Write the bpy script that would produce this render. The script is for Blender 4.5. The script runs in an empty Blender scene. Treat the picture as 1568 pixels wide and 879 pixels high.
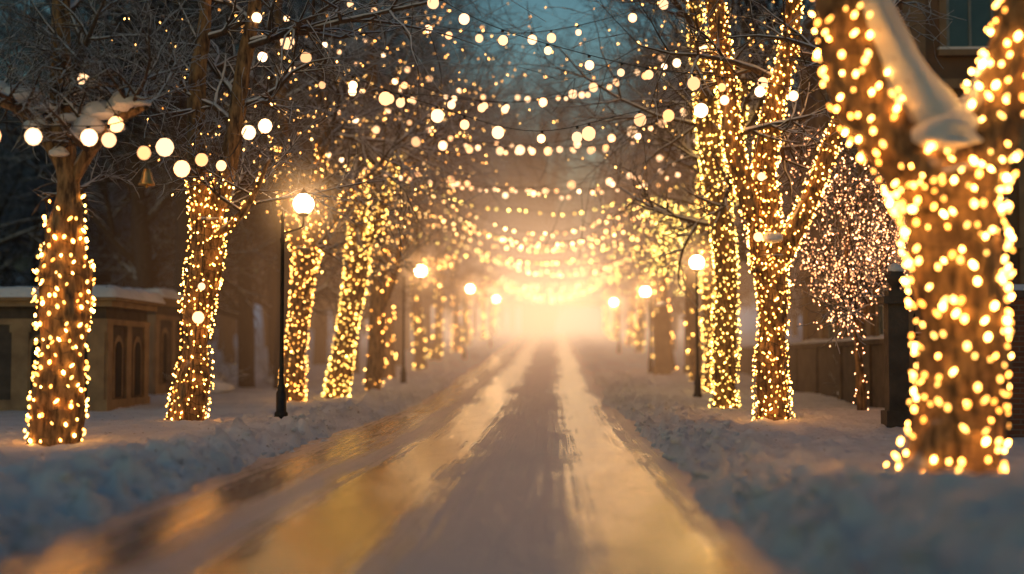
import bpy, math, random
import numpy as np
from mathutils import Vector

scene = bpy.context.scene
scene.view_settings.view_transform = 'Standard'
scene.view_settings.look = 'None'
scene.view_settings.exposure = 0
RNG = random.Random(7)

# ------------------------------------------------------------------ noise
def _hash(ix, iy, seed):
    n = (ix.astype(np.int64) * 374761393 + iy.astype(np.int64) * 668265263 + seed * 974634777) & 0x7fffffff
    n = ((n ^ (n >> 13)) * 1274126177) & 0x7fffffff
    n = n ^ (n >> 16)
    return (n & 0xffff) / 65535.0

def vnoise(x, y, seed=0):
    x = np.asarray(x, float); y = np.asarray(y, float)
    x, y = np.broadcast_arrays(x, y)
    ix = np.floor(x); iy = np.floor(y)
    fx = x - ix; fy = y - iy
    fx = fx * fx * (3 - 2 * fx); fy = fy * fy * (3 - 2 * fy)
    a = _hash(ix, iy, seed); b = _hash(ix + 1, iy, seed)
    c = _hash(ix, iy + 1, seed); d = _hash(ix + 1, iy + 1, seed)
    return (a * (1 - fx) + b * fx) * (1 - fy) + (c * (1 - fx) + d * fx) * fy

def sstep(t):
    t = np.clip(t, 0, 1)
    return t * t * (3 - 2 * t)

# ------------------------------------------------------------------ terrain
ROAD_L, ROAD_R = -3.9, 1.57
def rise(y):
    y = np.asarray(y, float)
    z = np.where(y < 22, 0.0, np.where(y < 60, 0.035 * (y - 22) ** 2 / 76.0, 0.665 + 0.035 * (y - 60)))
    z180 = 0.665 + 0.035 * 110
    return np.where(y < 170, z, z180 + 0.6 * (1 - np.exp(-(y - 170) / 20.0)))

def ground_h(x, y):
    x = np.asarray(x, float); y = np.asarray(y, float)
    xl = ROAD_L + 0.35 * (vnoise(y * .22, 0 * y, 1) - .5) + 0.26 * (vnoise(y * 1.3, x * .9, 2) - .5)
    xr = ROAD_R + 0.35 * (vnoise(y * .22, 0 * y, 3) - .5) + 0.26 * (vnoise(y * 1.3, x * .9, 4) - .5)
    d = np.maximum(xl - x, x - xr)
    z = rise(y) - 0.06
    bank = 0.06 * sstep(d / .12) + .17 * sstep(d / 1.3) + .08 * np.exp(-((d - .95) / .45) ** 2) * (.4 + vnoise(x * .8, y * .5, 5))
    u = x * .82 + y * .57; v = -x * .57 + y * .82
    lump = (vnoise(u * 3.1, v * 3.0, 6) - .5) * .11 + (vnoise(x * 6.5, y * 6.1, 7) - .5) * .12 + (vnoise(u * 13, v * 12, 17) - .5) * .08
    lump2 = np.maximum(vnoise(u * 5.6, v * 5.2, 27) - .55, 0) * .5
    w = np.exp(-np.maximum(d - .5, 0) / 1.4) * sstep(d / .15)
    z = z + np.where(d > 0, bank + (lump + lump2) * w + lump * .35 * sstep(d / .4), 0)
    z = z + .22 * (vnoise(x * .28, y * .2, 8) - .4) * sstep((d - .8) / 3)
    z = z + .5 * np.exp(-((x - 3.75) / 1.15) ** 2 - ((y - 9.6) / 2.0) ** 2) * sstep(d / .5)
    z = z + .16 * np.exp(-((x - 3.0) / .8) ** 2 - ((y - 12.5) / 2.0) ** 2) * sstep(d / .5)
    z = z + np.maximum(np.abs(x) - 32, 0) * .09
    z = z + 9 * sstep((y - 235) / 120)
    return z
def gz(x, y):
    return float(ground_h(np.array([x]), np.array([y]))[0])

# ------------------------------------------------------------------ mesh helpers
class MB:
    def __init__(s): s.v = []; s.f = []
    def add(s, vs, fs):
        o = len(s.v); s.v.extend(vs); s.f.extend([tuple(i + o for i in f) for f in fs])
    def box(s, x0, x1, y0, y1, z0, z1):
        s.add([(x0,y0,z0),(x1,y0,z0),(x1,y1,z0),(x0,y1,z0),(x0,y0,z1),(x1,y0,z1),(x1,y1,z1),(x0,y1,z1)],
              [(0,3,2,1),(4,5,6,7),(0,1,5,4),(1,2,6,5),(2,3,7,6),(3,0,4,7)])
    def tube(s, pts, rad, n=6, bark=0.0, seed=0, cap=True):
        P = np.array(pts, float); R = np.array(rad, float); m = len(P)
        T = np.gradient(P, axis=0)
        T /= np.linalg.norm(T, axis=1)[:, None] + 1e-9
        ref = np.array((0.13, 1.0, 0.07)) if abs(T[0][1]) < .8 else np.array((0.1, 0.05, 1.0))
        A = np.cross(T, ref); A /= np.linalg.norm(A, axis=1)[:, None] + 1e-9
        B = np.cross(A, T)
        ang = np.linspace(0, 2 * math.pi, n, endpoint=False)
        rr = np.repeat(R[:, None], n, 1)
        if bark > 0:
            S = np.concatenate([[0], np.cumsum(np.linalg.norm(np.diff(P, axis=0), axis=1))])
            cx = np.cos(ang)[None, :] * 1.6 + 5; cy = np.sin(ang)[None, :] * 1.6 + S[:, None] * 1.1
            rr = rr * (1 + bark * 2 * (vnoise(cx + 0 * cy, cy, seed) - .5) + bark * 1.2 * (vnoise(cx * 2.7 + 0*cy, cy * 2.2, seed + 9) - .5))
        V = P[:, None, :] + rr[:, :, None] * (np.cos(ang)[None, :, None] * A[:, None, :] + np.sin(ang)[None, :, None] * B[:, None, :])
        vs = [tuple(p) for p in V.reshape(-1, 3).tolist()]
        fs = []
        for i in range(m - 1):
            for j in range(n):
                k = (j + 1) % n
                fs.append((i*n+j, i*n+k, (i+1)*n+k, (i+1)*n+j))
        if cap:
            fs.append(tuple(range((m-1)*n, m*n)))
        s.add(vs, fs)
    def lathe(s, prof, cx=0, cy=0, n=16):
        vs = []; fs = []
        for r, z in prof:
            for j in range(n):
                a = 2 * math.pi * j / n
                vs.append((cx + r * math.cos(a), cy + r * math.sin(a), z))
        for i in range(len(prof) - 1):
            for j in range(n):
                k = (j + 1) % n
                fs.append((i*n+j, i*n+k, (i+1)*n+k, (i+1)*n+j))
        s.add(vs, fs)
    def obj(s, name, mat, parent=None, smooth=True, loc=(0,0,0)):
        me = bpy.data.meshes.new(name)
        me.from_pydata(s.v, [], s.f); me.update()
        if smooth: me.shade_smooth()
        me.materials.append(mat)
        o = bpy.data.objects.new(name, me)
        o.location = loc
        scene.collection.objects.link(o)
        if parent: o.parent = parent
        return o

def empty(name, loc=(0,0,0)):
    e = bpy.data.objects.new(name, None); e.location = loc
    e.empty_display_size = .3
    scene.collection.objects.link(e); return e

def ico(sub):
    import bmesh
    bm = bmesh.new(); bmesh.ops.create_icosphere(bm, subdivisions=sub, radius=1)
    v = np.array([x.co[:] for x in bm.verts]); f = np.array([[a.index for a in q.verts] for q in bm.faces]); bm.free()
    return v, f
ICO1, ICO2, ICO3 = ico(1), ico(2), ico(4)
OCT = (np.array([(1,0,0),(-1,0,0),(0,1,0),(0,-1,0),(0,0,1),(0,0,-1)], float),
       np.array([(0,2,4),(2,1,4),(1,3,4),(3,0,4),(2,0,5),(1,2,5),(3,1,5),(0,3,5)]))

def bulbs_obj(name, pts, r, mat, parent=None, tmpl=OCT, stretch=1.4, vary=.25, loc=(0,0,0)):
    if len(pts) == 0: return
    P = np.array(pts, float); n = len(P); tv, tf = tmpl
    rs = np.array([r * (1 + RNG.uniform(-vary, vary)) for _ in range(n)])
    V = tv[None] * rs[:, None, None]
    V[:, :, 2] *= stretch
    if stretch > 1.2:
        a = np.array([[RNG.gauss(0, .35), RNG.gauss(0, .35)] for _ in range(n)])
        V[:, :, 0] += V[:, :, 2] * a[:, None, 0]; V[:, :, 1] += V[:, :, 2] * a[:, None, 1]
    V = V + P[:, None, :]
    F = tf[None] + (np.arange(n) * len(tv))[:, None, None]
    me = bpy.data.meshes.new(name)
    me.from_pydata(V.reshape(-1, 3).tolist(), [], F.reshape(-1, 3).tolist()); me.update()
    me.materials.append(mat)
    o = bpy.data.objects.new(name, me); o.location = loc
    scene.collection.objects.link(o)
    if parent: o.parent = parent
    return o

def catmull(pts, step):
    P = np.array(pts, float)
    P = np.vstack([2*P[0]-P[1], P, 2*P[-1]-P[-2]])
    out = []
    for i in range(1, len(P) - 2):
        L = np.linalg.norm(P[i+1][:3] - P[i][:3]); n = max(2, int(L / step))
        for t in np.linspace(0, 1, n, endpoint=False):
            a, b, c, d = P[i-1], P[i], P[i+1], P[i+2]
            out.append(.5 * (2*b + (c-a)*t + (2*a-5*b+4*c-d)*t*t + (3*b-a-3*c+d)*t**3))
    out.append(P[-2]); return np.array(out)

# ------------------------------------------------------------------ materials
def newmat(name):
    m = bpy.data.materials.new(name); m.use_nodes = True
    nt = m.node_tree; nt.nodes.clear()
    out = nt.nodes.new('ShaderNodeOutputMaterial')
    return m, nt, out
def N(nt, t, **kw):
    n = nt.nodes.new(t)
    for k, v in kw.items():
        if k.startswith('_'): setattr(n, k[1:], v)
        else: n.inputs[k].default_value = v
    return n
def ramp(nt, stops):
    r = nt.nodes.new('ShaderNodeValToRGB'); e = r.color_ramp.elements
    e[0].position, e[0].color = stops[0]; e[1].position, e[1].color = stops[-1]
    for p, c in stops[1:-1]:
        q = e.new(p); q.color = c
    return r
def c4(*a): return (*a, 1.0)

def simple(name, c1, c2, rough=.7, scale=4, bump=.3, bdist=.02, metallic=0, detail=6):
    m, nt, out = newmat(name)
    tc = N(nt, 'ShaderNodeTexCoord'); no = N(nt, 'ShaderNodeTexNoise', Scale=scale, Detail=detail)
    nt.links.new(tc.outputs['Object'], no.inputs['Vector'])
    r = ramp(nt, [(.3, c4(*c1)), (.7, c4(*c2))]); nt.links.new(no.outputs['Fac'], r.inputs['Fac'])
    b = N(nt, 'ShaderNodeBsdfPrincipled', Roughness=rough, Metallic=metallic)
    nt.links.new(r.outputs['Color'], b.inputs['Base Color'])
    n2 = N(nt, 'ShaderNodeTexNoise', Scale=scale * 5, Detail=5); nt.links.new(tc.outputs['Object'], n2.inputs['Vector'])
    bp = N(nt, 'ShaderNodeBump', Strength=bump, Distance=bdist)
    nt.links.new(n2.outputs['Fac'], bp.inputs['Height']); nt.links.new(bp.outputs['Normal'], b.inputs['Normal'])
    nt.links.new(b.outputs['BSDF'], out.inputs['Surface']); return m

def bark_mat(name, c1, c2, snow_lo=.35, snow_hi=.7):
    m, nt, out = newmat(name)
    tc = N(nt, 'ShaderNodeTexCoord'); mp = N(nt, 'ShaderNodeMapping'); mp.inputs['Scale'].default_value = (9, 9, 2.2)
    nt.links.new(tc.outputs['Object'], mp.inputs['Vector'])
    no = N(nt, 'ShaderNodeTexNoise', Scale=1.4, Detail=8, Roughness=.65); nt.links.new(mp.outputs['Vector'], no.inputs['Vector'])
    r = ramp(nt, [(.38, c4(*c1)), (.60, c4(*c2))]); nt.links.new(no.outputs['Fac'], r.inputs['Fac'])
    ge = N(nt, 'ShaderNodeNewGeometry'); sx = N(nt, 'ShaderNodeSeparateXYZ'); nt.links.new(ge.outputs['Normal'], sx.inputs[0])
    n3 = N(nt, 'ShaderNodeTexNoise', Scale=3.0, Detail=4); nt.links.new(tc.outputs['Object'], n3.inputs['Vector'])
    ad = N(nt, 'ShaderNodeMath', _operation='MULTIPLY_ADD'); ad.inputs[1].default_value = .9; ad.inputs[2].default_value = -.45
    nt.links.new(n3.outputs['Fac'], ad.inputs[0])
    a2 = N(nt, 'ShaderNodeMath', _operation='ADD'); nt.links.new(sx.outputs['Z'], a2.inputs[0]); nt.links.new(ad.outputs[0], a2.inputs[1])
    mr = N(nt, 'ShaderNodeMapRange'); mr.inputs['From Min'].default_value = snow_lo; mr.inputs['From Max'].default_value = snow_hi
    nt.links.new(a2.outputs[0], mr.inputs['Value'])
    mx = N(nt, 'ShaderNodeMix', _data_type='RGBA'); mx.inputs['B'].default_value = c4(.78, .78, .82)
    nt.links.new(mr.outputs['Result'], mx.inputs['Factor']); nt.links.new(r.outputs['Color'], mx.inputs['A'])
    b = N(nt, 'ShaderNodeBsdfPrincipled', Roughness=.8)
    nt.links.new(mx.outputs['Result'], b.inputs['Base Color'])
    bp = N(nt, 'ShaderNodeBump', Strength=.9, Distance=.08); nt.links.new(no.outputs['Fac'], bp.inputs['Height'])
    nt.links.new(bp.outputs['Normal'], b.inputs['Normal'])
    nt.links.new(b.outputs['BSDF'], out.inputs['Surface']); return m

def glow_mat(name, ca, cb, s_lo, s_hi, power=1.0, sampled=True):
    m, nt, out = newmat(name)
    ge = N(nt, 'ShaderNodeNewGeometry')
    mx = N(nt, 'ShaderNodeMix', _data_type='RGBA'); mx.inputs['A'].default_value = c4(*ca); mx.inputs['B'].default_value = c4(*cb)
    nt.links.new(ge.outputs['Random Per Island'], mx.inputs['Factor'])
    mu = N(nt, 'ShaderNodeMath', _operation='MULTIPLY'); mu.inputs[1].default_value = 7.31
    fr = N(nt, 'ShaderNodeMath', _operation='FRACT')
    nt.links.new(ge.outputs['Random Per Island'], mu.inputs[0]); nt.links.new(mu.outputs[0], fr.inputs[0])
    pw = N(nt, 'ShaderNodeMath', _operation='POWER'); pw.inputs[1].default_value = power; nt.links.new(fr.outputs[0], pw.inputs[0])
    mr = N(nt, 'ShaderNodeMapRange'); mr.inputs['To Min'].default_value = s_lo; mr.inputs['To Max'].default_value = s_hi
    nt.links.new(pw.outputs[0], mr.inputs['Value'])
    em = N(nt, 'ShaderNodeEmission'); nt.links.new(mx.outputs['Result'], em.inputs['Color']); nt.links.new(mr.outputs['Result'], em.inputs['Strength'])
    nt.links.new(em.outputs[0], out.inputs['Surface'])
    if not sampled:
        try: m.cycles.emission_sampling = 'NONE'
        except Exception as ex: print('es', ex)
    return m

M_bark = bark_mat('bark_wrapped', (.05, .026, .012), (.34, .20, .09))
M_branch = bark_mat('bark_branch', (.035, .024, .018), (.09, .06, .045), .0, .3)
M_far = bark_mat('bark_distant', (.025, .019, .017), (.055, .042, .038), .40, .70)
M_gold = glow_mat('fairy_light_gold', (1, .31, .04), (1, .47, .10), 7, 58, 2.2)
M_gold_far = glow_mat('fairy_light_amber', (1, .34, .045), (1, .50, .12), 5, 32, 2.2)
M_lime = glow_mat('fairy_light_lime', (1, .44, .07), (1, .60, .13), 5, 28, 2.2)
M_crown = glow_mat('fairy_light_crown', (1, .36, .06), (1, .55, .16), 3, 20, 2.0, sampled=False)
M_crown_lime = glow_mat('fairy_light_crown_lime', (1, .52, .09), (.95, .70, .16), 3, 20, 2.0, sampled=False)
M_pink = glow_mat('fairy_light_rose', (1, .34, .12), (1, .46, .20), 3, 17, 2.0, sampled=False)
M_fest = glow_mat('festoon_globe_glow', (1, .42, .15), (1, .60, .32), 1.3, 6, 1.2)
M_fest_s = glow_mat('festoon_small_glow', (1, .40, .10), (1, .60, .22), 3, 18, 1.5, sampled=False)
M_lamp = glow_mat('lamp_globe_glow', (1, .58, .24), (1, .60, .26), 36, 38)
M_wire = simple('wire_black', (.01, .012, .01), (.02, .02, .018), .5, 10, .1)
M_iron = simple('cast_iron', (.012, .012, .013), (.03, .028, .027), .4, 8, .2, .004, .6)
M_stone = simple('tan_stone', (.19, .12, .07), (.34, .23, .13), .8, 2.5, .5, .02)
M_stone_d = simple('dark_stone', (.045, .034, .03), (.10, .075, .06), .85, 2.5, .6, .03)
M_plaster = simple('brown_plaster', (.09, .055, .035), (.14, .09, .06), .8, 1.3, .3, .01)
M_trim = simple('ochre_trim', (.15, .10, .06), (.22, .15, .09), .7, 3, .2, .01)
M_glass = simple('window_glass', (.03, .06, .07), (.05, .09, .10), .12, 1, .02, .005)
M_frame = simple('window_frame', (.12, .14, .15), (.18, .2, .21), .5, 6, .1, .003)
M_dark = simple('niche_dark', (.02, .016, .014), (.035, .028, .024), .9, 3, .2)
M_bronze = simple('bell_brass', (.5, .3, .1), (.6, .38, .14), .35, 5, .05, .002, .9)

def brick_mat():
    m, nt, out = newmat('red_brick')
    tc = N(nt, 'ShaderNodeTexCoord'); mp = N(nt, 'ShaderNodeMapping'); mp.inputs['Rotation'].default_value = (math.radians(90), 0, 0)
    nt.links.new(tc.outputs['Object'], mp.inputs['Vector'])
    br = N(nt, 'ShaderNodeTexBrick', Scale=1.0); br.inputs['Color1'].default_value = c4(.16, .055, .03); br.inputs['Color2'].default_value = c4(.10, .04, .025)
    br.inputs['Mortar'].default_value = c4(.14, .12, .10); br.inputs['Brick Width'].default_value = .25; br.inputs['Row Height'].default_value = .08; br.inputs['Mortar Size'].default_value = .008
    nt.links.new(mp.outputs['Vector'], br.inputs['Vector'])
    b = N(nt, 'ShaderNodeBsdfPrincipled', Roughness=.85); nt.links.new(br.outputs['Color'], b.inputs['Base Color'])
    bp = N(nt, 'ShaderNodeBump', Strength=.4, Distance=.01); bp.invert = True
    nt.links.new(br.outputs['Fac'], bp.inputs['Height']); nt.links.new(bp.outputs['Normal'], b.inputs['Normal'])
    nt.links.new(b.outputs['BSDF'], out.inputs['Surface']); return m
M_brick = brick_mat()

def snow_mat():
    m, nt, out = newmat('snow')
    tc = N(nt, 'ShaderNodeTexCoord')
    n1 = N(nt, 'ShaderNodeTexNoise', Scale=.9, Detail=6, Roughness=.6); nt.links.new(tc.outputs['Object'], n1.inputs['Vector'])
    r = ramp(nt, [(.3, c4(.66, .66, .69)), (.6, c4(.85, .85, .88))]); nt.links.new(n1.outputs['Fac'], r.inputs['Fac'])
    n2 = N(nt, 'ShaderNodeTexNoise', Scale=11, Detail=3); nt.links.new(tc.outputs['Object'], n2.inputs['Vector'])
    r2 = ramp(nt, [(.66, c4(0, 0, 0)), (.74, c4(1, 1, 1))]); nt.links.new(n2.outputs['Fac'], r2.inputs['Fac'])
    mx = N(nt, 'ShaderNodeMix', _data_type='RGBA'); mx.inputs['B'].default_value = c4(.28, .22, .19)
    nt.links.new(r2.outputs['Color'], mx.inputs['Factor']); nt.links.new(r.outputs['Color'], mx.inputs['A'])
    b = N(nt, 'ShaderNodeBsdfPrincipled', Roughness=.5)
    nt.links.new(mx.outputs['Result'], b.inputs['Base Color'])
    n3 = N(nt, 'ShaderNodeTexNoise', Scale=9, Detail=9, Roughness=.72); nt.links.new(tc.outputs['Object'], n3.inputs['Vector'])
    bp = N(nt, 'ShaderNodeBump', Strength=1.0, Distance=.07); nt.links.new(n3.outputs['Fac'], bp.inputs['Height'])
    nt.links.new(bp.outputs['Normal'], b.inputs['Normal'])
    nt.links.new(b.outputs['BSDF'], out.inputs['Surface']); return m
M_snow = snow_mat()

def road_mat():
    m, nt, out = newmat('wet_icy_asphalt_and_packed_snow')
    L = nt.links
    tc = N(nt, 'ShaderNodeTexCoord'); sx = N(nt, 'ShaderNodeSeparateXYZ'); L.new(tc.outputs['Object'], sx.inputs[0])
    def math_(op, a, b=None, c=None):
        n = N(nt, 'ShaderNodeMath', _operation=op)
        for i, q in enumerate((a, b, c)):
            if q is None: continue
            if isinstance(q, (int, float)): n.inputs[i].default_value = q
            else: L.new(q, n.inputs[i])
        return n.outputs[0]
    def stretched(sxx, syy, detail=5, rough=.6):
        mp = N(nt, 'ShaderNodeMapping'); mp.inputs['Scale'].default_value = (sxx, syy, 1)
        L.new(tc.outputs['Object'], mp.inputs['Vector'])
        n = N(nt, 'ShaderNodeTexNoise', Scale=1, Detail=detail, Roughness=rough); L.new(mp.outputs['Vector'], n.inputs['Vector'])
        return n.outputs['Fac']
    wob = stretched(.05, .10, 2); wob2 = stretched(.6, .22, 3)
    x = math_('ADD', sx.outputs['X'], math_('MULTIPLY_ADD', wob, .8, -.4))
    x = math_('ADD', x, math_('MULTIPLY_ADD', wob2, .45, -.225))
    def band(c, hw, soft):
        d = math_('ABSOLUTE', math_('SUBTRACT', x, c))
        mr = N(nt, 'ShaderNodeMapRange', _interpolation_type='SMOOTHSTEP'); mr.inputs['From Min'].default_value = hw + soft; mr.inputs['From Max'].default_value = hw - soft
        L.new(d, mr.inputs['Value']); return mr.outputs['Result']
    tr = math_('MAXIMUM', band(-1.85, .5, .5), band(.7, .5, .5))
    tr = math_('MAXIMUM', tr, math_('MULTIPLY', band(-3.4, .5, .6), .6))
    streak = stretched(13, .10, 6, .7); streak2 = stretched(34, .3, 4, .7); patch = stretched(1.4, .22, 6, .75); grit = stretched(11, 4.0, 6, .75)
    s = math_('ADD', math_('MULTIPLY_ADD', streak, 1.8, -.9), math_('MULTIPLY_ADD', patch, 1.0, -.5))
    s = math_('ADD', s, math_('MULTIPLY_ADD', grit, .9, -.45)); s = math_('ADD', s, math_('MULTIPLY_ADD', streak2, .8, -.4))
    f = N(nt, 'ShaderNodeMapRange'); f.inputs['From Min'].default_value = .08; f.inputs['From Max'].default_value = .72
    L.new(math_('ADD', tr, s), f.inputs['Value']); fac = f.outputs['Result']
    mx = N(nt, 'ShaderNodeMix', _data_type='RGBA'); mx.inputs['A'].default_value = c4(.62, .51, .49); mx.inputs['B'].default_value = c4(.09, .055, .04)
    L.new(fac, mx.inputs['Factor'])
    mrr = N(nt, 'ShaderNodeMapRange'); mrr.inputs['To Min'].default_value = .45; mrr.inputs['To Max'].default_value = .14
    L.new(fac, mrr.inputs['Value'])
    b = N(nt, 'ShaderNodeBsdfPrincipled'); L.new(mx.outputs['Result'], b.inputs['Base Color']); L.new(mrr.outputs['Result'], b.inputs['Roughness'])
    b.inputs['IOR'].default_value = 1.6
    h = math_('ADD', math_('MULTIPLY', streak, .7), math_('MULTIPLY', grit, .7)); h = math_('ADD', h, math_('MULTIPLY', streak2, .3))
    h = math_('SUBTRACT', h, math_('MULTIPLY', fac, .25))
    bs = N(nt, 'ShaderNodeMapRange'); bs.inputs['To Min'].default_value = .6; bs.inputs['To Max'].default_value = .2
    L.new(fac, bs.inputs['Value'])
    bp = N(nt, 'ShaderNodeBump', Distance=.03); L.new(bs.outputs['Result'], bp.inputs['Strength']); L.new(h, bp.inputs['Height']); L.new(bp.outputs['Normal'], b.inputs['Normal'])
    L.new(b.outputs['BSDF'], out.inputs['Surface']); return m
M_road = road_mat()

# ------------------------------------------------------------------ ground + road
def sheet(name, xs, ys, hf, mat):
    X, Y = np.meshgrid(xs, ys); Z = hf(X, Y)
    V = np.stack([X, Y, Z], -1).reshape(-1, 3)
    nx, ny = len(xs), len(ys)
    idx = np.arange(nx * ny).reshape(ny, nx)
    F = np.stack([idx[:-1, :-1], idx[:-1, 1:], idx[1:, 1:], idx[1:, :-1]], -1).reshape(-1, 4)
    me = bpy.data.meshes.new(name); me.from_pydata(V.tolist(), [], F.tolist()); me.update(); me.shade_smooth()
    me.materials.append(mat)
    o = bpy.data.objects.new(name, me); scene.collection.objects.link(o); return o
xs = np.concatenate([np.linspace(-260, -30, 14), np.linspace(-28, -10.5, 36), np.arange(-10.2, 7.5, .06), np.linspace(7.8, 28, 40), np.linspace(32, 260, 14)])
ys = [-12., -6, 0, 3, 5]
while ys[-1] < 420:
    ys.append(ys[-1] + max(.06, (ys[-1] - 6) * .0065) if ys[-1] < 230 else ys[-1] + 20)
ys = np.array(ys)
sheet('ground', xs, ys, ground_h, M_snow)
def road_h(x, y):
    c = np.exp(-((x + 1.75) / .5) ** 2) + np.exp(-((x - .7) / .5) ** 2)
    return rise(y) - .018 * c + .012 * (vnoise(x * 3, y * .6, 31) - .5) + .008 * (vnoise(x * 9, y * 2, 32) - .5) - .01
ry = ys[(ys < 235)]
sheet('road', np.arange(-4.6, 2.3, .09), ry, road_h, M_road)
rng = random.Random(77); tv, tf = ICO1; CV = []; CF = []
for i in range(2600):
    y = 8 + 50 * rng.random() ** 1.4; side = rng.random() < .5
    off = abs(rng.gauss(.0, .55)) + .02
    x = (ROAD_L - off) if side else (ROAD_R + off)
    s = rng.choice((.015, .02, .03, .03, .045, .065)) * rng.uniform(.7, 1.3)
    z = gz(x, y) + s * .25
    o = len(CV)
    sc = (s * rng.uniform(.8, 1.4), s * rng.uniform(.8, 1.4), s * rng.uniform(.55, .9))
    for v in tv:
        j = rng.uniform(.75, 1.2); CV.append((x + v[0] * sc[0] * j, y + v[1] * sc[1] * j, z + v[2] * sc[2] * j))
    CF += [tuple(int(k) + o for k in f) for f in tf]
me = bpy.data.meshes.new('snow_chunks'); me.from_pydata(CV, [], CF); me.update(); me.shade_smooth(); me.materials.append(M_snow)
scene.collection.objects.link(bpy.data.objects.new('snow_chunks', me))

# ------------------------------------------------------------------ trees
def grow(mb, p, d, L, r, lvl, rng, tips, droop=0.0):
    n = 5 if lvl > 0 else 4
    pts = [p]; rad = [r]; dd = Vector(d).normalized(); q = Vector(p)
    for i in range(n):
        dd = (dd + Vector((rng.gauss(0, .17), rng.gauss(0, .17), rng.gauss(.05 - droop, .14)))).normalized()
        q = q + dd * (L / n); pts.append(tuple(q)); rad.append(r * (1 - .8 * (i + 1) / n))
        tips.append((tuple(q), lvl))
        if lvl > 0:
            for _ in range(2 if lvl > 1 else rng.choice((1, 2, 2))):
                t = dd.cross(Vector((rng.gauss(0, 1), rng.gauss(0, 1), rng.gauss(0, 1)))).normalized()
                nd = (dd * .65 + t * rng.uniform(.6, 1.0)).normalized()
                grow(mb, tuple(q), nd, L * rng.uniform(.38, .62), max(rad[-1] * .75, .007), lvl - 1, rng, tips, droop + .03)
    mb.tube(pts, [max(a, .007) for a in rad], 6 if r > .06 else (4 if r > .025 else 3), cap=False)

def spiral(limb, pitch, spacing, z_hi, rng):
    pts = []; wire = []
    P = limb[:, :3]; R = limb[:, 3]
    S = np.concatenate([[0], np.cumsum(np.linalg.norm(np.diff(P, axis=0), axis=1))])
    T = np.gradient(P, axis=0); T /= np.linalg.norm(T, axis=1)[:, None]
    s = 0.05; ang = rng.uniform(0, 6.28)
    while s < S[-1] - .02:
        c = np.array([np.interp(s, S, P[:, k]) for k in range(3)]); r = np.interp(s, S, R)
        if c[2] > z_hi: break
        t = np.array([np.interp(s, S, T[:, k]) for k in range(3)]); t /= np.linalg.norm(t)
        a = np.cross(t, (0.13, 1, .07)); a /= np.linalg.norm(a); b = np.cross(a, t)
        off = (math.cos(ang) * a + math.sin(ang) * b)
        tz = t * rng.gauss(0, pitch * .40)
        wire.append(tuple(c + off * (r * 1.04 + .006) + tz * .6))
        if rng.random() > .12:
            pts.append(tuple(c + off * (r * 1.08 + .02 + rng.uniform(0, .03)) + tz))
        dth = spacing * rng.uniform(.4, 1.6) / max(r, .04)
        ang += dth; s += pitch * dth / 6.283
    return pts, wire

def make_tree(name, base, limbs, mat_lights, r_bulb, pitch, spacing, wrap_to=99, nbr=7, brlvl=2, brL=(1.8, 3.4), crown_lights=0.0, seed=1,
              side_bias=(0, 0, 0), mat_crown=None, crown_zmax=99, clip_branches_below=3.2, crown_r=None, tmpl=OCT, high=0):
    rng = random.Random(seed)
    bx, by = base; bz = gz(bx, by)
    e = empty(name, (bx, by, bz))
    trunk = MB(); br = MB(); tips = []; lights = []; wires = MB()
    for li, lm in enumerate(limbs):
        loc = [(p[0] - bx, p[1], p[2] - bz, p[3]) for p in lm]
        if li == 0: loc[0] = (loc[0][0], loc[0][1], -.15, loc[0][3] * 1.16)
        C = catmull(loc, .09)
        # knotty, uneven thickness and a slightly wandering axis
        S = np.arange(len(C)) * .09
        C[:, 3] *= 1 + .22 * (vnoise(S * 1.3, S * 0 + seed, seed + li) - .5) + .12 * (vnoise(S * 3.1, S * 0 + seed, seed + li + 5) - .5)
        if C[0][3] > .1: C[:, 0] += .10 * (vnoise(S * .9, S * 0 + 3, seed + li + 8) - .5) * np.clip(S / .5, 0, 1)
        trunk.tube(C[:, :3], np.maximum(C[:, 3], .02), 24 if C[0][3] > .15 else 12, bark=.17, seed=seed * 13 + li)
        pts, wr = spiral(C, pitch, spacing, wrap_to - bz, rng)
        lights += pts
        if len(wr) > 3: wires.tube(wr, [.006] * len(wr), 3, cap=False)
        for k in range(nbr + high):
            if k < nbr:
                i = rng.randrange(int(len(C) * .35), len(C)) if k else len(C) - 1
                a = rng.uniform(0, 6.283); LL = rng.uniform(*brL)
                d = Vector((math.cos(a), math.sin(a), rng.uniform(.1, .9))) + Vector(side_bias)
            else:
                i = rng.randrange(int(len(C) * .6), len(C)); LL = rng.uniform(3.2, 5.6)
                d = Vector((-math.copysign(1, bx) * rng.uniform(.2, 1.3), rng.gauss(0, .7), rng.uniform(.1, .9)))
                if C[i][2] < 5: continue
            if C[i][2] < clip_branches_below: continue
            grow(br, tuple(C[i][:3]), d, LL, min(C[i][3] * .6, .08), brlvl, rng, tips)
    trunk.obj('trunk', M_bark, e)
    if br.v: br.obj('branches', M_branch, e)
    if wires.v: wires.obj('light_wire', M_wire, e)
    bulbs_obj('fairy_lights', lights, r_bulb, mat_lights, e, tmpl=tmpl, vary=.35)
    if crown_lights > 0:
        cl = [p for p, l in tips if rng.random() < crown_lights and p[2] < crown_zmax]
        cl = [(p[0] + rng.gauss(0, .04), p[1] + rng.gauss(0, .04), p[2] + rng.gauss(0, .04)) for p in cl]
        bulbs_obj('crown_lights', cl, crown_r or r_bulb, mat_crown or M_crown, e, vary=.35)
    return e

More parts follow.
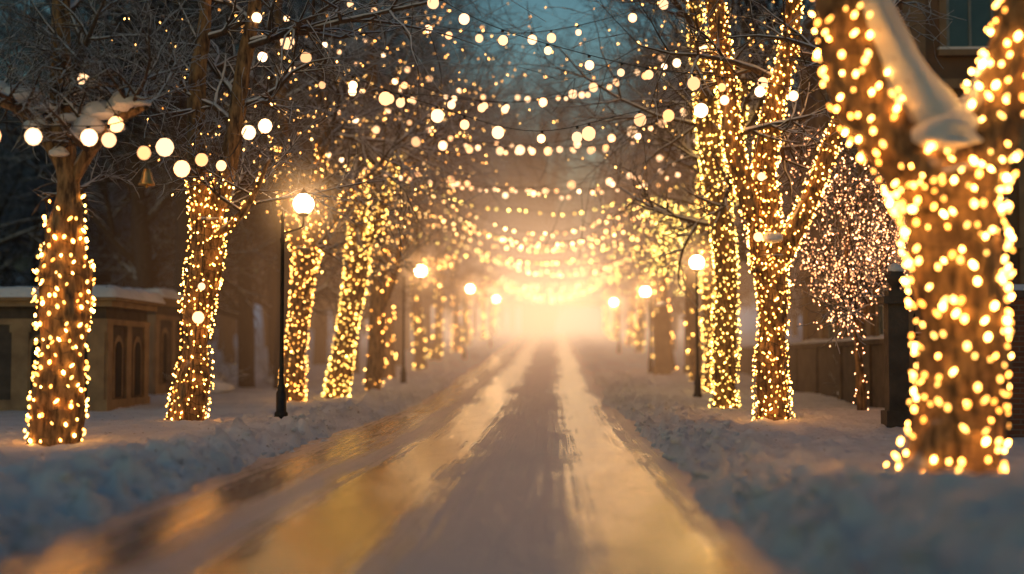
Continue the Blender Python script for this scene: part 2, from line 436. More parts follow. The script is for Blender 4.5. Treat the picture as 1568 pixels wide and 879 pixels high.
def blobby(tv, seed, f=1.6):
    n = np.zeros(len(tv))
    for k in range(7):
        r = random.Random(seed * 31 + k); d = np.array([r.gauss(0, 1) for _ in range(3)]) * f * (1 + k * .45)
        n += np.sin(tv @ d + r.uniform(0, 6.28)) / (1.5 + k * .8)
    return n
def snow_clump(parent, c, s, seed, mat=None):
    tv, tf = ICO3
    V = tv * (1 + .15 * blobby(tv, seed)[:, None]) * np.array(s)[None]
    V[:, 2] = np.where(V[:, 2] < 0, V[:, 2] * .45, V[:, 2])
    me = bpy.data.meshes.new('snow_clump'); me.from_pydata(V.tolist(), [], tf.tolist()); me.update(); me.shade_smooth(); me.materials.append(mat or M_snow)
    o = bpy.data.objects.new('snow_clump', me); o.location = c; scene.collection.objects.link(o)
    o.parent = parent; return o

# right, closest: thick forked trunk
t = make_tree('light_wrapped_tree', (3.94, 14.5),
    [[(3.90,0,.2,.47),(4.03,0,1.07,.40),(4.09,0,2.07,.40),(4.05,0,2.87,.45),(3.96,0,3.30,.49)],
     [(3.92,0,3.05,.40),(3.66,0,3.42,.36),(3.31,.05,3.9,.31),(3.07,.1,4.5,.28),(2.9,.1,5.1,.26),(2.70,.2,6.3,.2),(2.6,.3,7.5,.13)],
     [(4.02,0,3.05,.40),(4.28,0,3.45,.34),(4.56,0,4.06,.29),(4.74,-.1,4.7,.26),(4.95,-.2,5.7,.2),(5.1,-.3,7.0,.12)]],
    M_gold, .0225, .165, .155, nbr=4, seed=11, brL=(1.2, 2.2), clip_branches_below=5.4, tmpl=ICO1)
b0 = gz(3.94, 14.5)
snow_clump(t, (.03, -.08, 3.58 - b0), (.42, .43, .32), 9)
sm = MB()
C = catmull([(.12,-.04,3.55,.18),(-.10,-.09,3.80,.28),(-.30,-.08,4.14,.25),(-.50,-.04,4.62,.20),(-.67,.02,5.1,.17),(-.86,.11,6.0,.07)], .06); C[:, 2] -= b0
sm.tube(C[:, :3], C[:, 3], 18, bark=.25, seed=8)
C = catmull([(.0,-.04,3.55,.16),(.20,-.09,3.74,.22),(.36,-.07,4.0,.16),(.50,-.05,4.4,.08),(.56,-.06,4.7,.03)], .06); C[:, 2] -= b0
sm.tube(C[:, :3], C[:, 3], 18, bark=.25, seed=18)
sm.obj('limb_snow', M_snow, t)
t = make_tree('light_wrapped_tree', (4.18, 27.5),
    [[(4.18,0,.2,.31),(4.18,0,1.78,.27),(4.15,0,2.8,.29),(4.15,0,3.4,.34)],
     [(4.10,0,3.1,.26),(3.93,0,4.05,.22),(3.55,0,5.3,.19),(3.3,.1,6.8,.18),(3.17,.2,8.3,.16),(3.0,.2,10.2,.1)],
     [(4.15,.05,3.2,.25),(4.10,.1,4.9,.21),(4.3,.2,6.2,.19),(4.62,.2,7.6,.17),(4.8,.3,9.6,.12)],
     [(4.2,0,3.1,.24),(4.5,0,3.6,.21),(4.87,0,4.3,.19),(5.3,-.1,5.44,.17),(5.7,-.2,6.45,.13),(6.2,-.3,7.8,.08)]],
    M_gold, .0165, .12, .11, nbr=4, seed=12, high=1)
snow_clump(t, (.02, -.2, 3.5 - .1), (.2, .25, .16), 4)
make_tree('light_wrapped_tree', (3.92, 33),
    [[(3.92,0,.2,.27),(3.98,0,2.16,.25),(3.88,0,4.4,.27),(3.62,0,6.4,.26),(3.45,.1,8.2,.2),(3.3,.2,10.5,.12)],
     [(3.8,0,4.6,.17),(4.25,.1,6.0,.14),(4.5,.2,8.0,.1)]],
    M_lime, .0175, .12, .11, nbr=6, seed=13, crown_lights=.05, high=3)
make_tree('light_wrapped_tree', (4.75, 43),
    [[(4.75,0,.2,.24),(4.72,0,3.4,.22),(4.55,0,5.4,.17),(4.4,0,8,.12),(4.4,0,10,.07)]],
    M_lime, .02, .15, .14, nbr=14, seed=14, crown_lights=.32, brL=(1.2, 2.3), clip_branches_below=2.0, crown_zmax=5.6, mat_crown=M_crown_lime, high=3)
make_tree('rose_lit_tree', (6.42, 30),
    [[(6.42,0,.2,.11),(6.40,0,1.3,.09),(6.3,0,2.3,.08),(6.15,0,3.4,.05),(6.2,0,4.4,.03)],
     [(6.3,0,1.9,.06),(6.7,0,2.8,.05),(6.95,0,3.8,.03)]],
    M_pink, .014, .2, .18, nbr=15, seed=15, crown_lights=.22, brL=(1.0, 2.0), clip_branches_below=1.6, brlvl=2, side_bias=(0, 0, 0), crown_r=.014, mat_crown=M_pink)
# left row
t = make_tree('light_wrapped_tree', (-7.46, 21),
    [[(-7.46,0,.15,.33),(-7.36,0,1.3,.29),(-7.34,0,2.36,.37),(-7.33,0,3.2,.28),(-7.27,0,4.0,.19),(-7.36,0,4.97,.17),(-7.4,0,6.3,.14),(-7.4,.2,8.5,.09)],
     [(-7.3,0,3.9,.12),(-6.95,-.1,4.5,.11),(-6.5,-.2,4.95,.08),(-6.0,-.3,5.15,.05)],
     [(-7.3,0,4.2,.12),(-7.8,-.1,5.0,.10),(-8.4,-.2,5.3,.07)]],
    M_gold, .0215, .165, .15, wrap_to=3.75, nbr=8, seed=21, brL=(1.1, 2.0), clip_branches_below=3.5, tmpl=ICO1)
for k, (a, b, c, s) in enumerate([(.35,-.1,4.66,.22),(.72,-.2,4.98,.27),(1.1,-.25,5.12,.24),(-.1,0,5.1,.24),(-.5,-.1,5.25,.26),(-.85,-.2,5.3,.2),(1.35,-.3,5.1,.15),(.1,-.2,4.38,.13),(.55,-.2,4.75,.2),(.25,-.15,4.9,.2),(.95,-.2,4.75,.12),(-.3,-.1,4.8,.17)]):
    snow_clump(t, (a, b, c - .1), (s * 1.05, s * .9, s * (.5 + .25 * (k % 3))), 40 + k)
make_tree('light_wrapped_tree', (-7.05, 27),
    [[(-7.05,0,.15,.30),(-6.87,0,1.52,.28),(-6.72,0,3.0,.29),(-6.68,0,4.1,.32)],
     [(-6.62,0,3.8,.22),(-6.3,0,5.1,.17),(-6.1,0,6.36,.16),(-5.9,.1,7.85,.14),(-5.7,.2,9.8,.1)],
     [(-6.72,0,3.8,.22),(-6.87,0,5.1,.18),(-6.9,0,6.6,.15),(-6.75,.1,8.2,.13),(-6.8,.2,10,.08)],
     [(-6.6,-.1,3.7,.09),(-6.1,-.2,4.0,.07),(-5.7,-.3,4.5,.05),(-5.4,-.3,5.2,.03)]],
    M_gold, .0155, .13, .12, wrap_to=4.9, nbr=7, seed=22, brL=(1.5, 3.0), clip_branches_below=3.7, crown_lights=.025, high=1)
make_tree('light_wrapped_tree', (-6.83, 37),
    [[(-6.83,0,.17,.27),(-6.78,0,1.9,.26),(-6.6,0,3.4,.26),(-6.5,0,4.3,.3)],
     [(-6.6,0,4.1,.2),(-7.1,0,5.65,.16),(-7.2,0,8.2,.14),(-7.3,0,11,.09)],
     [(-6.4,0,4.1,.2),(-5.9,0,5.0,.14),(-5.2,-.1,5.9,.1),(-4.4,-.2,6.6,.05)],
     [(-6.4,0,4.0,.2),(-6.2,.1,6,.17),(-6.1,.2,8.5,.12)]],
    M_gold_far, .0175, .13, .12, wrap_to=7.0, nbr=6, seed=23, crown_lights=.03, high=2)
make_tree('light_wrapped_tree', (-6.17, 40),
    [[(-6.17,0,.27,.30),(-5.86,0,2.3,.28),(-5.58,0,4.15,.29),(-5.5,0,6.9,.2),(-5.2,0,9.6,.16),(-5.1,0,12,.1)],
     [(-5.55,0,4.2,.18),(-4.9,0,5.6,.13),(-4.4,-.1,7.2,.09),(-3.8,-.2,8.6,.05)]],
    M_lime, .019, .13, .12, wrap_to=7.5, nbr=8, seed=24, crown_lights=.06, high=3)
make_tree('light_wrapped_tree', (-5.62, 44),
    [[(-5.62,0,.4,.24),(-5.5,0,2.8,.22),(-5.4,0,4.4,.24),(-5.3,0,7,.17),(-5.2,0,10,.1)],
     [(-5.5,0,2.6,.12),(-5.05,0,3.8,.1),(-4.7,0,5.3,.07)]],
    M_gold_far, .018, .4, .28, wrap_to=6.0, nbr=9, seed=25, crown_lights=.08, crown_zmax=7, high=3)

rngA = random.Random(99)
for i, (x, y) in enumerate([(-6.3,54),(5.2,52),(-5.9,63),(4.9,61),(-6.2,74),(5.3,72),(-6.0,88),(5.1,86),(-6.4,104),(5.4,103),(-6.1,122),(5.2,121),(-6,142),(5.3,140)]):
    z0 = gz(x, y); w = rngA.uniform(-.3, .3)
    make_tree('light_wrapped_tree', (x, y),
        [[(x,0,z0,.25),(x+w,0,z0+2.3,.21),(x+w*1.4,0,z0+4.5,.17),(x+w,0,z0+8,.11),(x,0,z0+11,.05)]],
        M_lime if i % 3 else M_gold_far, .02 + y * .0001, .4, .32, wrap_to=z0 + 4.5, nbr=11, seed=60 + i, crown_lights=.18 if y < 80 else .12, brL=(1.3, 2.6),
        clip_branches_below=2.0, crown_zmax=5.0, mat_crown=M_crown_lime if i % 2 else M_crown, high=2 if y < 90 else 0)

# ------------------------------------------------------------------ distant bare woods
forest = empty('distant_trees', (0, 0, 0))
temps = []
for k in range(4):
    rng = random.Random(300 + k); mb = MB(); tips = []
    H = 15 + k * 1.5
    C = catmull([(0,0,-.3,.32),(rng.uniform(-.3,.3),0,4,.26),(rng.uniform(-.6,.6),rng.uniform(-.5,.5),9,.18),(rng.uniform(-.8,.8),0,H,.05)], .7)
    mb.tube(C[:, :3], C[:, 3], 8, bark=.08, seed=k)
    for q in range(24):
        i = rng.randrange(int(len(C) * .2), len(C)); a = rng.uniform(0, 6.283)
        grow(mb, tuple(C[i][:3]), (math.cos(a), math.sin(a), rng.uniform(.3, 1.1)), rng.uniform(3.0, 6.5), max(C[i][3] * .5, .05), 2, rng, tips)
    me = bpy.data.meshes.new('bare_tree'); me.from_pydata(mb.v, [], mb.f); me.update(); me.shade_smooth(); me.materials.append(M_far)
    temps.append(me)
rngF = random.Random(5)
def put_far(x, y, s=1.0):
    o = bpy.data.objects.new('bare_tree_part', temps[rngF.randrange(4)])
    o.location = (x, y, gz(x, y)); o.rotation_euler = (rngF.gauss(0, .04), rngF.gauss(0, .04), rngF.uniform(0, 6.28))
    k = s * rngF.uniform(.8, 1.25); o.scale = (k, k, k)
    o.parent = forest; scene.collection.objects.link(o)
for i in range(125):
    y = rngF.uniform(42, 170); side = rngF.choice((-1, 1))
    x = side * rngF.uniform(7.5, 11 + y * .36)
    if side > 0 and y < 62 and x < 22: continue
    if side < 0 and y < 48 and x > -19 and x < -9: continue
    put_far(x - .8, y)
for i in range(75):
    put_far(rngF.uniform(-85, 85), rngF.uniform(185, 260), 1.45)
for (x, y) in [(-10.2,52),(-8.5,60),(-9.0,47),(-7.6,68),(-12,45),(9.3,64),(8,75),(-14.5,50),(7.6,48),(10.5,58),(7.4,90),(-7.8,95),(-7.2,80),(6.9,97),(-7,110),(6.8,112),(-7.2,128),(7,130)]:
    put_far(x, y, 1.0)
def shrub(x, y, s, seed):
    rng = random.Random(seed); e = empty('bare_shrub', (x, y, gz(x, y))); mb = MB(); tips = []
    for q in range(9):
        a = rng.uniform(0, 6.28)
        grow(mb, (0, 0, -.05), (math.cos(a) * .6, math.sin(a) * .6, 1), s * rng.uniform(.7, 1.2), .02, 1, rng, tips)
    mb.obj('twigs', M_branch, e); snow_clump(e, (0, 0, .12), (s * .5, s * .45, s * .32), seed)
for i, (x, y, s) in enumerate([(-10.6,44,1.1),(-11.8,48,1.2),(-9.8,50,.9),(-13.5,52,1.3),(8.0,38,1.0),(8.9,41,1.1),(-9.4,36,.8)]):
    shrub(x, y, s, 500 + i)

# ------------------------------------------------------------------ street lamps
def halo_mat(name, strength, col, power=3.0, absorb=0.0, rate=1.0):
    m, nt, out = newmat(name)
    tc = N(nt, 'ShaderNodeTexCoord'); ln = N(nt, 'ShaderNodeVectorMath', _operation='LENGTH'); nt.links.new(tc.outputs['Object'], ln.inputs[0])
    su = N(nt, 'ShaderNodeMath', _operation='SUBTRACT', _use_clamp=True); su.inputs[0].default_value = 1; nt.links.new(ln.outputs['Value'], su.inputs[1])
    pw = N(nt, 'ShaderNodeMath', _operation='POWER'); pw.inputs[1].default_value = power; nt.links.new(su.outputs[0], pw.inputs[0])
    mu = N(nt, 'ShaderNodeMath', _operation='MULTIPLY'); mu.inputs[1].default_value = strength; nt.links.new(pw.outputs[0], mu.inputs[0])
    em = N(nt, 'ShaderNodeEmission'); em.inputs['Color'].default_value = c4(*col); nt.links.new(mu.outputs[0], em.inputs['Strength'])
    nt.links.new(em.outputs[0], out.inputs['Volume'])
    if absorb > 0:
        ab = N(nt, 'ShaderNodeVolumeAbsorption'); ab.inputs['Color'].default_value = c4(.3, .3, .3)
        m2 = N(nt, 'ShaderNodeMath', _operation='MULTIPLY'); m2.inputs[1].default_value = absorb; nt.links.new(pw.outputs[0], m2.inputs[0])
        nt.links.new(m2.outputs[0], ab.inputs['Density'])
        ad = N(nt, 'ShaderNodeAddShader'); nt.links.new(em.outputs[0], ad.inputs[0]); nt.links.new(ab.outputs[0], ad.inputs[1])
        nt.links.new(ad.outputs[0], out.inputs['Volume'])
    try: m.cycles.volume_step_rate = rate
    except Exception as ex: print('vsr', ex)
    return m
M_halo = halo_mat('lamp_emissive_halo', 1.6, (1, .50, .18), 3.2, rate=3)  # emission stands in for lamplight scattering in the air
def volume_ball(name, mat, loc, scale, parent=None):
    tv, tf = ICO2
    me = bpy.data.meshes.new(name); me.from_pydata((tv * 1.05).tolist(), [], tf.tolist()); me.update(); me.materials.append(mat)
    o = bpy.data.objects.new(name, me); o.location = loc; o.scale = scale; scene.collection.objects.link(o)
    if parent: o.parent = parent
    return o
def street_lamp(x, y, arm, H=4.1):
    e = empty('street_lamp', (x, y, gz(x, y) - .02))
    p = MB()
    p.lathe([(0,0),(.13,0),(.13,.12),(.10,.16),(.10,.5),(.07,.56),(.078,.62),(.05,.68),(.042,1.2),(.038,H-.75),(.052,H-.72),(.052,H-.66),(.035,H-.62),(.03,H-.3),(.05,H-.26),(.02,H-.16),(0,H-.1)], n=14)
    p.obj('post', M_iron, e)
    a = MB(); s = 1 if arm > 0 else -1; w = abs(arm)
    C = catmull([(0,0,H-.55),(s*w*.45,0,H-.5),(s*w*.95,0,H-.42),(s*w,0,H-.22)], .04)
    a.tube(C, [.02]*len(C), 8); a.lathe([(0,H-.24),(.09,H-.22),(.10,H-.17),(.07,H-.14),(0,H-.13)], cx=arm, n=14)
    a.lathe([(.07,H+.2),(.06,H+.24),(.015,H+.3),(0,H+.34)], cx=arm, n=12)
    a.obj('bracket_arm', M_iron, e)
    g = bulbs_obj('glass_globe', [(arm, 0, H + .02)], .2, M_lamp, e, tmpl=ico(3), stretch=1.0, vary=0)
    g.data.shade_smooth()
    volume_ball('emissive_halo', M_halo, (arm, 0, H + .02), (1.3, 1.3, 1.3), e)  # self-emitting ball, paints a halo round the globe
for x, y, a, H in [(-5.2,27,.4,4.1),(-5.1,48,.57,3.9),(-4.7,74,.3,3.7),(-4.5,100,.4,3.4),(4.0,40,.0001,3.8),(3.9,58,-.2,3.3),(3.8,84,-.3,3.0)]:
    street_lamp(x, y, a, H)

# ------------------------------------------------------------------ festoon strings over the street
def festoon(a, b, sag, r=.075, gap=.85, seed=0, mat=None, small=False):
    rng = random.Random(seed)
    e = empty('festoon_string', a)
    A = np.array(a); B = np.array(b); L = np.linalg.norm(B - A); n = max(2, int(L / gap))
    kink = [rng.gauss(0, .05) for _ in range(6)]
    f = lambda t: (B - A) * t + np.array((0, kink[3] * math.sin(5 * t), -4 * sag * t * (1 - t) + kink[0] * math.sin(9.4 * t) + kink[1] * math.sin(18.8 * t)))
    w = MB(); P = [f(t) for t in np.linspace(0, 1, 40)]
    w.tube(P, [.009] * 40, 3, cap=False); w.obj('cable', M_wire, e)
    pts = []; so = MB()
    for i in range(n):
        t = (i + .5 + rng.uniform(-.36, .36)) / n; q = f(t)
        pts.append(tuple(q + np.array((rng.gauss(0, .01), 0, -r * rng.uniform(1.1, 2.0)))))
        if not small:
            so.lathe([(0, .0), (.025, 0), (.028, -r * .45), (.0, -r * .5)], n=6)
            so.v[-24:] = [(v[0] + q[0], v[1] + q[1], v[2] + q[2]) for v in so.v[-24:]]
    if so.v: so.obj('sockets', M_wire, e)
    bulbs_obj('globes', pts, r, mat or M_fest, e, tmpl=ICO2 if not small else OCT, stretch=1.05, vary=.28)
festoon((-6.8,27,8.9),(4.2,27.3,7.0),1.95,r=.115,gap=.62,seed=1)
festoon((-6.0,24,10.3),(4.4,24,5.9),1.0,r=.09,gap=.65,seed=2)
festoon((-6.9,27,7.9),(3.6,33,8.9),1.5,r=.08,gap=.7,seed=3)
festoon((-6.3,37,8.3),(3.8,36,8.0),1.2,r=.11,gap=.7,seed=4)
festoon((-5.5,40,9.2),(3.6,33,7.6),1.6,r=.07,gap=.6,seed=5)
festoon((-5.4,44,7.9),(4.5,43,8.3),1.4,r=.11,gap=.8,seed=6)
festoon((-6.0,29,9.9),(3.2,29,9.2),1.4,r=.08,gap=.7,seed=31)
festoon((-6.4,33,9.6),(3.4,30,8.2),1.7,r=.06,gap=.6,seed=32)
festoon((-5.8,39,10.9),(3.4,38,10.0),1.9,r=.07,gap=.7,seed=33)
festoon((-5.3,44,10.3),(4.4,43,9.2),1.9,r=.06,gap=.6,seed=34)
festoon((-6.2,37,7.0),(4.4,43,7.3),1.0,r=.055,gap=.5,seed=35)
festoon((-5.6,47,8.8),(4.8,49,8.8),1.8,r=.06,gap=.5,seed=36)
festoon((-9.2,17,5.6),(-6.1,20.6,5.0),.65,r=.12,gap=.6,seed=7)
festoon((-6.1,20.6,4.95),(-5.3,27,6.6),.9,r=.11,gap=1.0,seed=8)
festoon((-7.35,21,6.2),(-5.7,20.0,4.4),.2,r=.09,gap=.7,seed=41)
festoon((-6.6,26.6,4.1),(-6.75,26.4,1.0),0,r=.09,gap=1.3,seed=9)
festoon((4.0,27.1,6.0),(3.8,27.1,2.9),0.05,r=.10,gap=1.5,seed=10)
yy = 48
k = 0
while yy < 165:
    z0 = float(rise(yy)); k += 1
    h = 6.5 - (yy - 49) * .014
    for j in range(2 if yy < 75 else 1):
        hh = h + (j * 1.3)
        festoon((-6.0+RNG.uniform(-.4,.4),yy+j*1.5,z0+hh+RNG.uniform(-.3,1.1)),(5.0+RNG.uniform(-.3,.3),yy+RNG.uniform(-6,6),z0+hh+RNG.uniform(-.3,1.1)),1.3+RNG.uniform(-.4,1.0),
            r=.033 + yy*.00018, gap=.42, seed=100+k*3+j, mat=M_fest_s if (k+j) % 3 else M_crown_lime, small=True)
    yy += 4 + yy * .035

# ------------------------------------------------------------------ bell ornament
e = empty('hanging_bell', (-5.98, 20.6, 4.0))
b = MB(); b.lathe([(0,.2),(.04,.19),(.065,.13),(.075,.05),(.11,-.02),(.125,-.05),(.11,-.05),(.06,.04),(0,.1)], n=18); b.obj('bell_body', M_bronze, e)
b = MB(); b.tube([(0,0,.05),(0,0,-.05)], [.008,.008], 6); b.lathe([(0,-.04),(.025,-.06),(.02,-.09),(0,-.1)], n=10); b.obj('clapper', M_bronze, e)
b = MB(); b.tube([(0,0,.19),(0,-.02,.6),(-.02,-.05,1.1)], [.006]*3, 5); b.obj('cord', M_wire, e)

# ------------------------------------------------------------------ buildings and walls
def arch_panel(mb, x0, x1, y, z0, z1, axis='x', n=12, depth=.12):
    c = (x0 + x1) / 2; r = (x1 - x0) / 2; out = [(x0, z0), (x1, z0)]
    for i in range(n + 1):
        a = math.pi * i / n; out.append((c + r * math.cos(a), z1 - r + r * math.sin(a)))
    m = len(out)
    f3 = (lambda u, w, o: (u, y + o, w)) if axis == 'x' else (lambda u, w, o: (y - o, u, w))
    vs = [f3(u, w, 0) for u, w in out] + [f3(u, w, depth) for u, w in out]
    fs = [tuple(range(m)), tuple(range(2*m-1, m-1, -1))] + [(i, (i+1) % m, (i+1) % m + m, i + m) for i in range(m)]
    mb.add(vs, fs)
def pavilion(x0, x1, y0, y1, H, name, na):
    z = gz(x1, y0) - .15; e = empty(name, (x0, y0, z)); W = x1 - x0; D = y1 - y0
    b = MB(); b.box(0, W, 0, D, 0, H); b.obj('walls', M_stone_d, e, False)
    b = MB(); b.box(-.08, W+.08, -.08, D+.08, 0, .42); b.box(-.06, W+.06, -.06, D+.06, H-.42, H-.28); b.box(-.2, W+.2, -.2, D+.2, H+.002, H+.14); b.box(-.32, W+.32, -.32, D+.32, H+.142, H+.24)
    step = W / na
    for i in range(na + 1):
        u = min(max(i * step, .2), W - .2); b.box(u-.2, u+.2, -.055, .05, .42, H-.42)
        b.box(u-.25, u+.25, -.07, .05, H-.6, H-.43)
    for i in range(3):
        u = [.2, D/2, D-.2][i]; b.box(W-.05, W+.055, u-.2, u+.2, .42, H-.42)
    b.obj('pilasters_and_cornice', M_stone, e, False)
    b = MB(); b2 = MB()
    for i in range(na):
        c = (i + .5) * step
        if i < na - 2: continue
        arch_panel(b, c-.36, c+.36, -.03, .44, H-.65, depth=.09); arch_panel(b2, c-.24, c+.24, -.045, .46, H-.8, depth=.05)
    for c in (D*.27, D*.73):
        arch_panel(b, c-.36, c+.36, W+.03, .44, H-.65, axis='y', depth=.09); arch_panel(b2, c-.24, c+.24, W+.045, .46, H-.8, axis='y', depth=.05)
    b.obj('arch_surrounds', M_stone, e, False); b2.obj('arched_niches', M_dark, e, False)
    nx, ny = 60, 40
    X, Y = np.meshgrid(np.linspace(-.38, W+.38, nx), np.linspace(-.38, D+.38, ny))
    ed = np.minimum(np.minimum(X+.38, W+.38-X), np.minimum(Y+.38, D+.38-Y))
    Z = H + .21 + .17 * sstep(ed / .14) + .14 * vnoise(X * 2.2, Y * 2.2, 9) * sstep(ed / .2) + .05 * vnoise(X * 7, Y * 7, 19) * sstep(ed / .1)
    idx = np.arange(nx*ny).reshape(ny, nx)
    b = MB(); b.add(np.stack([X, Y, Z], -1).reshape(-1, 3).tolist(), np.stack([idx[:-1,:-1], idx[:-1,1:], idx[1:,1:], idx[1:,:-1]], -1).reshape(-1, 4).tolist())
    b.obj('roof_snow', M_snow, e)
pavilion(-16.5, -10.5, 33, 36.4, 2.6, 'stone_pavilion', 6)
pavilion(-18.5, -11.9, 42, 46, 2.8, 'stone_pavilion', 6)

def wall(name, x0, x1, y0, y1, H, mat, capmat=M_stone_d):
    z = min(gz(x0, y0), gz(x1, y1)) - .2; e = empty(name, (x0, y0, z)); W = x1-x0; D = y1-y0
    b = MB(); b.box(0, W, 0, D, 0, H); b.obj('masonry', mat, e, False)
    b = MB(); b.box(-.07, W+.07, -.07, D+.07, H+.002, H+.12)
    n = max(1, int(max(W, D) / 3.2))
    for i in range(n + 1):
        if W > D: u = min(max(W*i/n, .2), W-.2); b.box(u-.22, u+.22, -.06, D+.06, .0, H-.003)
        else: u = min(max(D*i/n, .2), D-.2); b.box(-.06, W+.06, u-.22, u+.22, 0, H-.003)
    b.obj('coping_and_piers', capmat, e, False)
    nx = max(4, int(W/.15)); ny = max(4, int(D/.15)); X, Y = np.meshgrid(np.linspace(-.1, W+.1, nx), np.linspace(-.1, D+.1, ny))
    ed = np.minimum(np.minimum(X+.1, W+.1-X), np.minimum(Y+.1, D+.1-Y))
    Z = H + .115 + .11 * sstep(ed/.1) * (.6 + vnoise(X*2, Y*2, 4) * .7)
    idx = np.arange(nx*ny).reshape(ny, nx)
    b = MB(); b.add(np.stack([X, Y, Z], -1).reshape(-1, 3).tolist(), np.stack([idx[:-1,:-1], idx[:-1,1:], idx[1:,1:], idx[1:,:-1]], -1).reshape(-1, 4).tolist())
    b.obj('snow_cap', M_snow, e)
wall('brick_wall', 6.55, 15.5, 22.2, 22.6, 2.35, M_brick)
wall('stone_wall', 7.55, 7.95, 24, 62, 1.75, M_stone_d)

e = empty('iron_fence', (6.15, 25.6, gz(6.3, 25.6) - .05)); b = MB()
for i in range(10):
    b.tube([(i*.14, 0, 0), (i*.14, 0, 1.9)], [.016, .016], 6); b.lathe([(.016,1.9),(.035,1.97),(0,2.1)], cx=i*.14, n=6)
b.box(-.05, 1.35, -.02, .02, .3, .36); b.box(-.05, 1.35, -.02, .02, 1.66, 1.72); b.obj('bars', M_iron, e, False)
def pillar(x, y, H, w, mat=M_stone_d):
    e = empty('gate_pillar', (x, y, gz(x, y) - .1)); b = MB()
    b.box(-w/2-.06, w/2+.06, -w/2-.06, w/2+.06, 0, .4); b.box(-w/2, w/2, -w/2, w/2, .4, H); b.box(-w/2-.09, w/2+.09, -w/2-.09, w/2+.09, H, H+.13)
    b.box(-w/2+.02, w/2-.02, -w/2+.02, w/2-.02, H+.13, H+.24); b.obj('shaft', mat, e, False)
    b = MB(); b.lathe([(.08,H+.24),(.07,H+.3),(.15,H+.4),(.17,H+.5),(.12,H+.6),(0,H+.65)], n=14); b.obj('ball_finial', mat, e)
    snow_clump(e, (0, 0, H + .6), (w*.35, w*.35, .12), 77)
pillar(6.1, 25.6, 2.3, .36); pillar(7.6, 25.6, 2.3, .36)
pillar(3.75+.6, 58, 2.3, .6, M_stone); pillar(5.6, 58, 2.3, .6, M_stone)

def townhouse(x0, y0, W, D, H):
    z = gz(x0, y0) - .2; e = empty('townhouse', (x0, y0, z))
    b = MB(); b.box(0, W, 0, D, 0, H); b.obj('walls', M_plaster, e, False)
    t = MB(); fr = MB(); gl = MB(); sn = MB()
    t.box(-.12, W+.12, -.12, D+.12, 0, .9)
    for zc in (3.9, 7.6, H-.1):
        t.box(-.16, W+.16, -.16, D+.16, zc, zc+.22)
    t.box(-.4, W+.4, -.4, D+.4, H+.123, H+.4)
    for u in [.3, 2.9, 5.8, 8.7, W-.3]:
        for za, zb in ((.9, 3.9), (4.12, 7.6), (7.82, H-.1)):
            t.box(u-.26, u+.26, -.1, .04, za+.002, zb-.002)
    for u in [.3, 3.3, 6.6, 9.9, D-.3]:
        for za, zb in ((.9, 3.9), (4.12, 7.6), (7.82, H-.1)):
            t.box(-.1, .04, u-.26 if u > .31 else .05, u+.26, za+.002, zb-.002)
    def win(c, zb, face):
        w, h = .55, 2.1
        def bx(m, a0, a1, d0, d1, z0, z1):
            if face == 'f': m.box(c+a0, c+a1, -d1, -d0, z0, z1)
            else: m.box(-d1, -d0, c+a0, c+a1, z0, z1)
        bx(gl, -w, w, 0, .012, zb, zb+h)
        for s in (-w, w-.07): bx(fr, s, s+.07, .014, .05, zb, zb+h)
        bx(fr, -w+.07, w-.07, .014, .05, zb, zb+.07); bx(fr, -w+.07, w-.07, .014, .05, zb+h-.07, zb+h); bx(fr, -.03, .03, .014, .045, zb+.07, zb+h-.07)
        bx(fr, -w+.07, -.03, .014, .04, zb+h*.62, zb+h*.62+.05); bx(fr, .03, w-.07, .014, .04, zb+h*.62, zb+h*.62+.05)
        bx(t, -w-.16, -w-.002, .003, .085, zb-.0, zb+h+.0); bx(t, w+.002, w+.16, .003, .085, zb, zb+h)
        bx(t, -w-.25, w+.25, .003, .16, zb+h+.002, zb+h+.2); bx(t, -w-.22, w+.22, .003, .2, zb-.14, zb-.002)
        bx(sn, -w-.2, w+.2, .01, .19, zb-.001, zb+.06); bx(sn, -w-.22, w+.22, .01, .15, zb+h+.2, zb+h+.27)
    for zb in (1.35, 5.0, 8.5):
        for c in (1.6, 4.35, 7.25, 10): win(c, zb, 'f')
        for c in (1.8, 4.95, 8.25): win(c, zb, 's')
    t.obj('trim', M_trim, e, False); fr.obj('window_frames', M_frame, e, False); gl.obj('window_glass', M_glass, e, False); sn.obj('sill_snow', M_snow, e, False)
    b = MB(); b.add([(-.4,-.4,H+.402),(W+.4,-.4,H+.402),(W+.4,D+.4,H+.402),(-.4,D+.4,H+.402),(1.6,1.6,H+2.6),(W-1.6,1.6,H+2.6),(W-1.6,D-1.6,H+2.6),(1.6,D-1.6,H+2.6)],
                    [(0,1,5,4),(1,2,6,5),(2,3,7,6),(3,0,4,7),(4,5,6,7)]); b.obj('snowy_roof', M_snow, e, False)
townhouse(8.05, 33, 12, 13, 11.3)

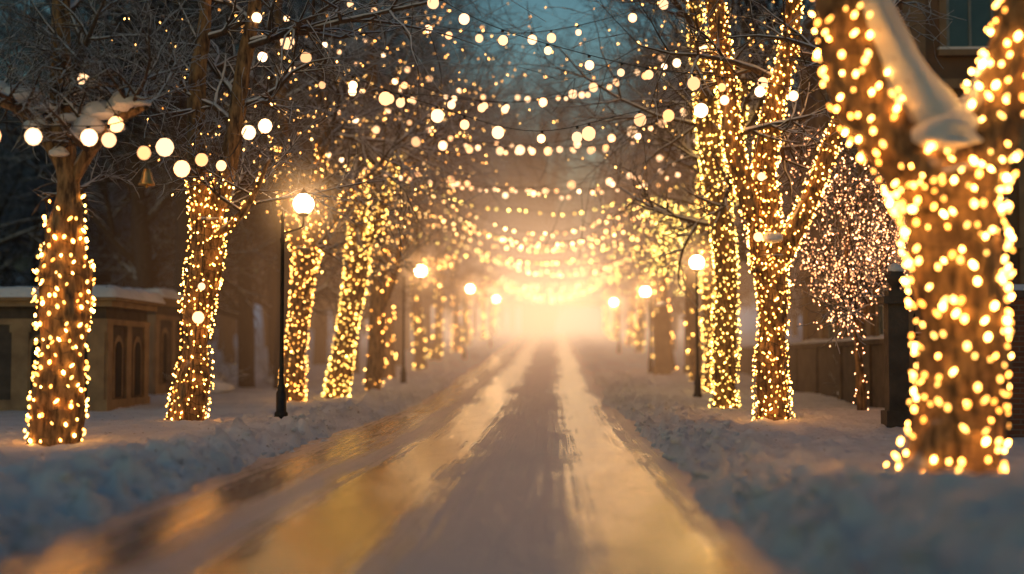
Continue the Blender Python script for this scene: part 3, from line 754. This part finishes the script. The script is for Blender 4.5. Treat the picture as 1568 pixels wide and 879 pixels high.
# ------------------------------------------------------------------ self-emitting haze volumes down the avenue, standing in for scattered lamplight
volume_ball('avenue_emissive_haze', halo_mat('avenue_emissive_haze', .023, (1, .65, .38), 1.5, .018, rate=3), (-.2, 125, 5.5), (20, 80, 11))  # painted far glow: the volume emits its own light, with some absorption
volume_ball('avenue_emissive_haze', halo_mat('near_emissive_haze', .019, (1, .46, .19), 1.4, 0, rate=3), (-.5, 52, 4.0), (16, 30, 8.0))  # emission only, adds a warm painted glow among the mid-distance trees

# ------------------------------------------------------------------ world, sun, camera
w = bpy.data.worlds.new("World"); scene.world = w; w.use_nodes = True
nt = w.node_tree; nt.nodes.clear()
sky = nt.nodes.new('ShaderNodeTexSky'); sky.sky_type = 'NISHITA'; sky.sun_disc = False
sky.sun_elevation = math.radians(2); sky.sun_rotation = math.radians(200)
hs = nt.nodes.new('ShaderNodeMix'); hs.data_type = 'RGBA'; hs.blend_type = 'MULTIPLY'; hs.inputs['Factor'].default_value = 1
hs.inputs['B'].default_value = (.58, 1.0, 1.32, 1)
bg = nt.nodes.new('ShaderNodeBackground'); bg.inputs['Strength'].default_value = .15
ow = nt.nodes.new('ShaderNodeOutputWorld')
nt.links.new(sky.outputs[0], hs.inputs['A']); nt.links.new(hs.outputs['Result'], bg.inputs['Color']); nt.links.new(bg.outputs[0], ow.inputs['Surface'])
sd = bpy.data.lights.new('sun', 'SUN'); sd.energy = .04; sd.angle = math.radians(12); sd.color = (.6, .8, 1)
so = bpy.data.objects.new('sun', sd); so.rotation_euler = (math.radians(60), 0, math.radians(-20)); scene.collection.objects.link(so)

cd = bpy.data.cameras.new('camera'); cam = bpy.data.objects.new('camera', cd); scene.collection.objects.link(cam)
cd.lens = 50; cd.sensor_width = 36; cd.clip_end = 2000; cd.clip_start = .1
cam.location = (0, 0, 1.4); cam.rotation_euler = (math.radians(90 + 2.9), 0, math.radians(1.71))
cd.dof.use_dof = True; cd.dof.focus_distance = 25; cd.dof.aperture_fstop = .34; cd.dof.aperture_blades = 0
scene.camera = cam
print('objects', len(bpy.data.objects))
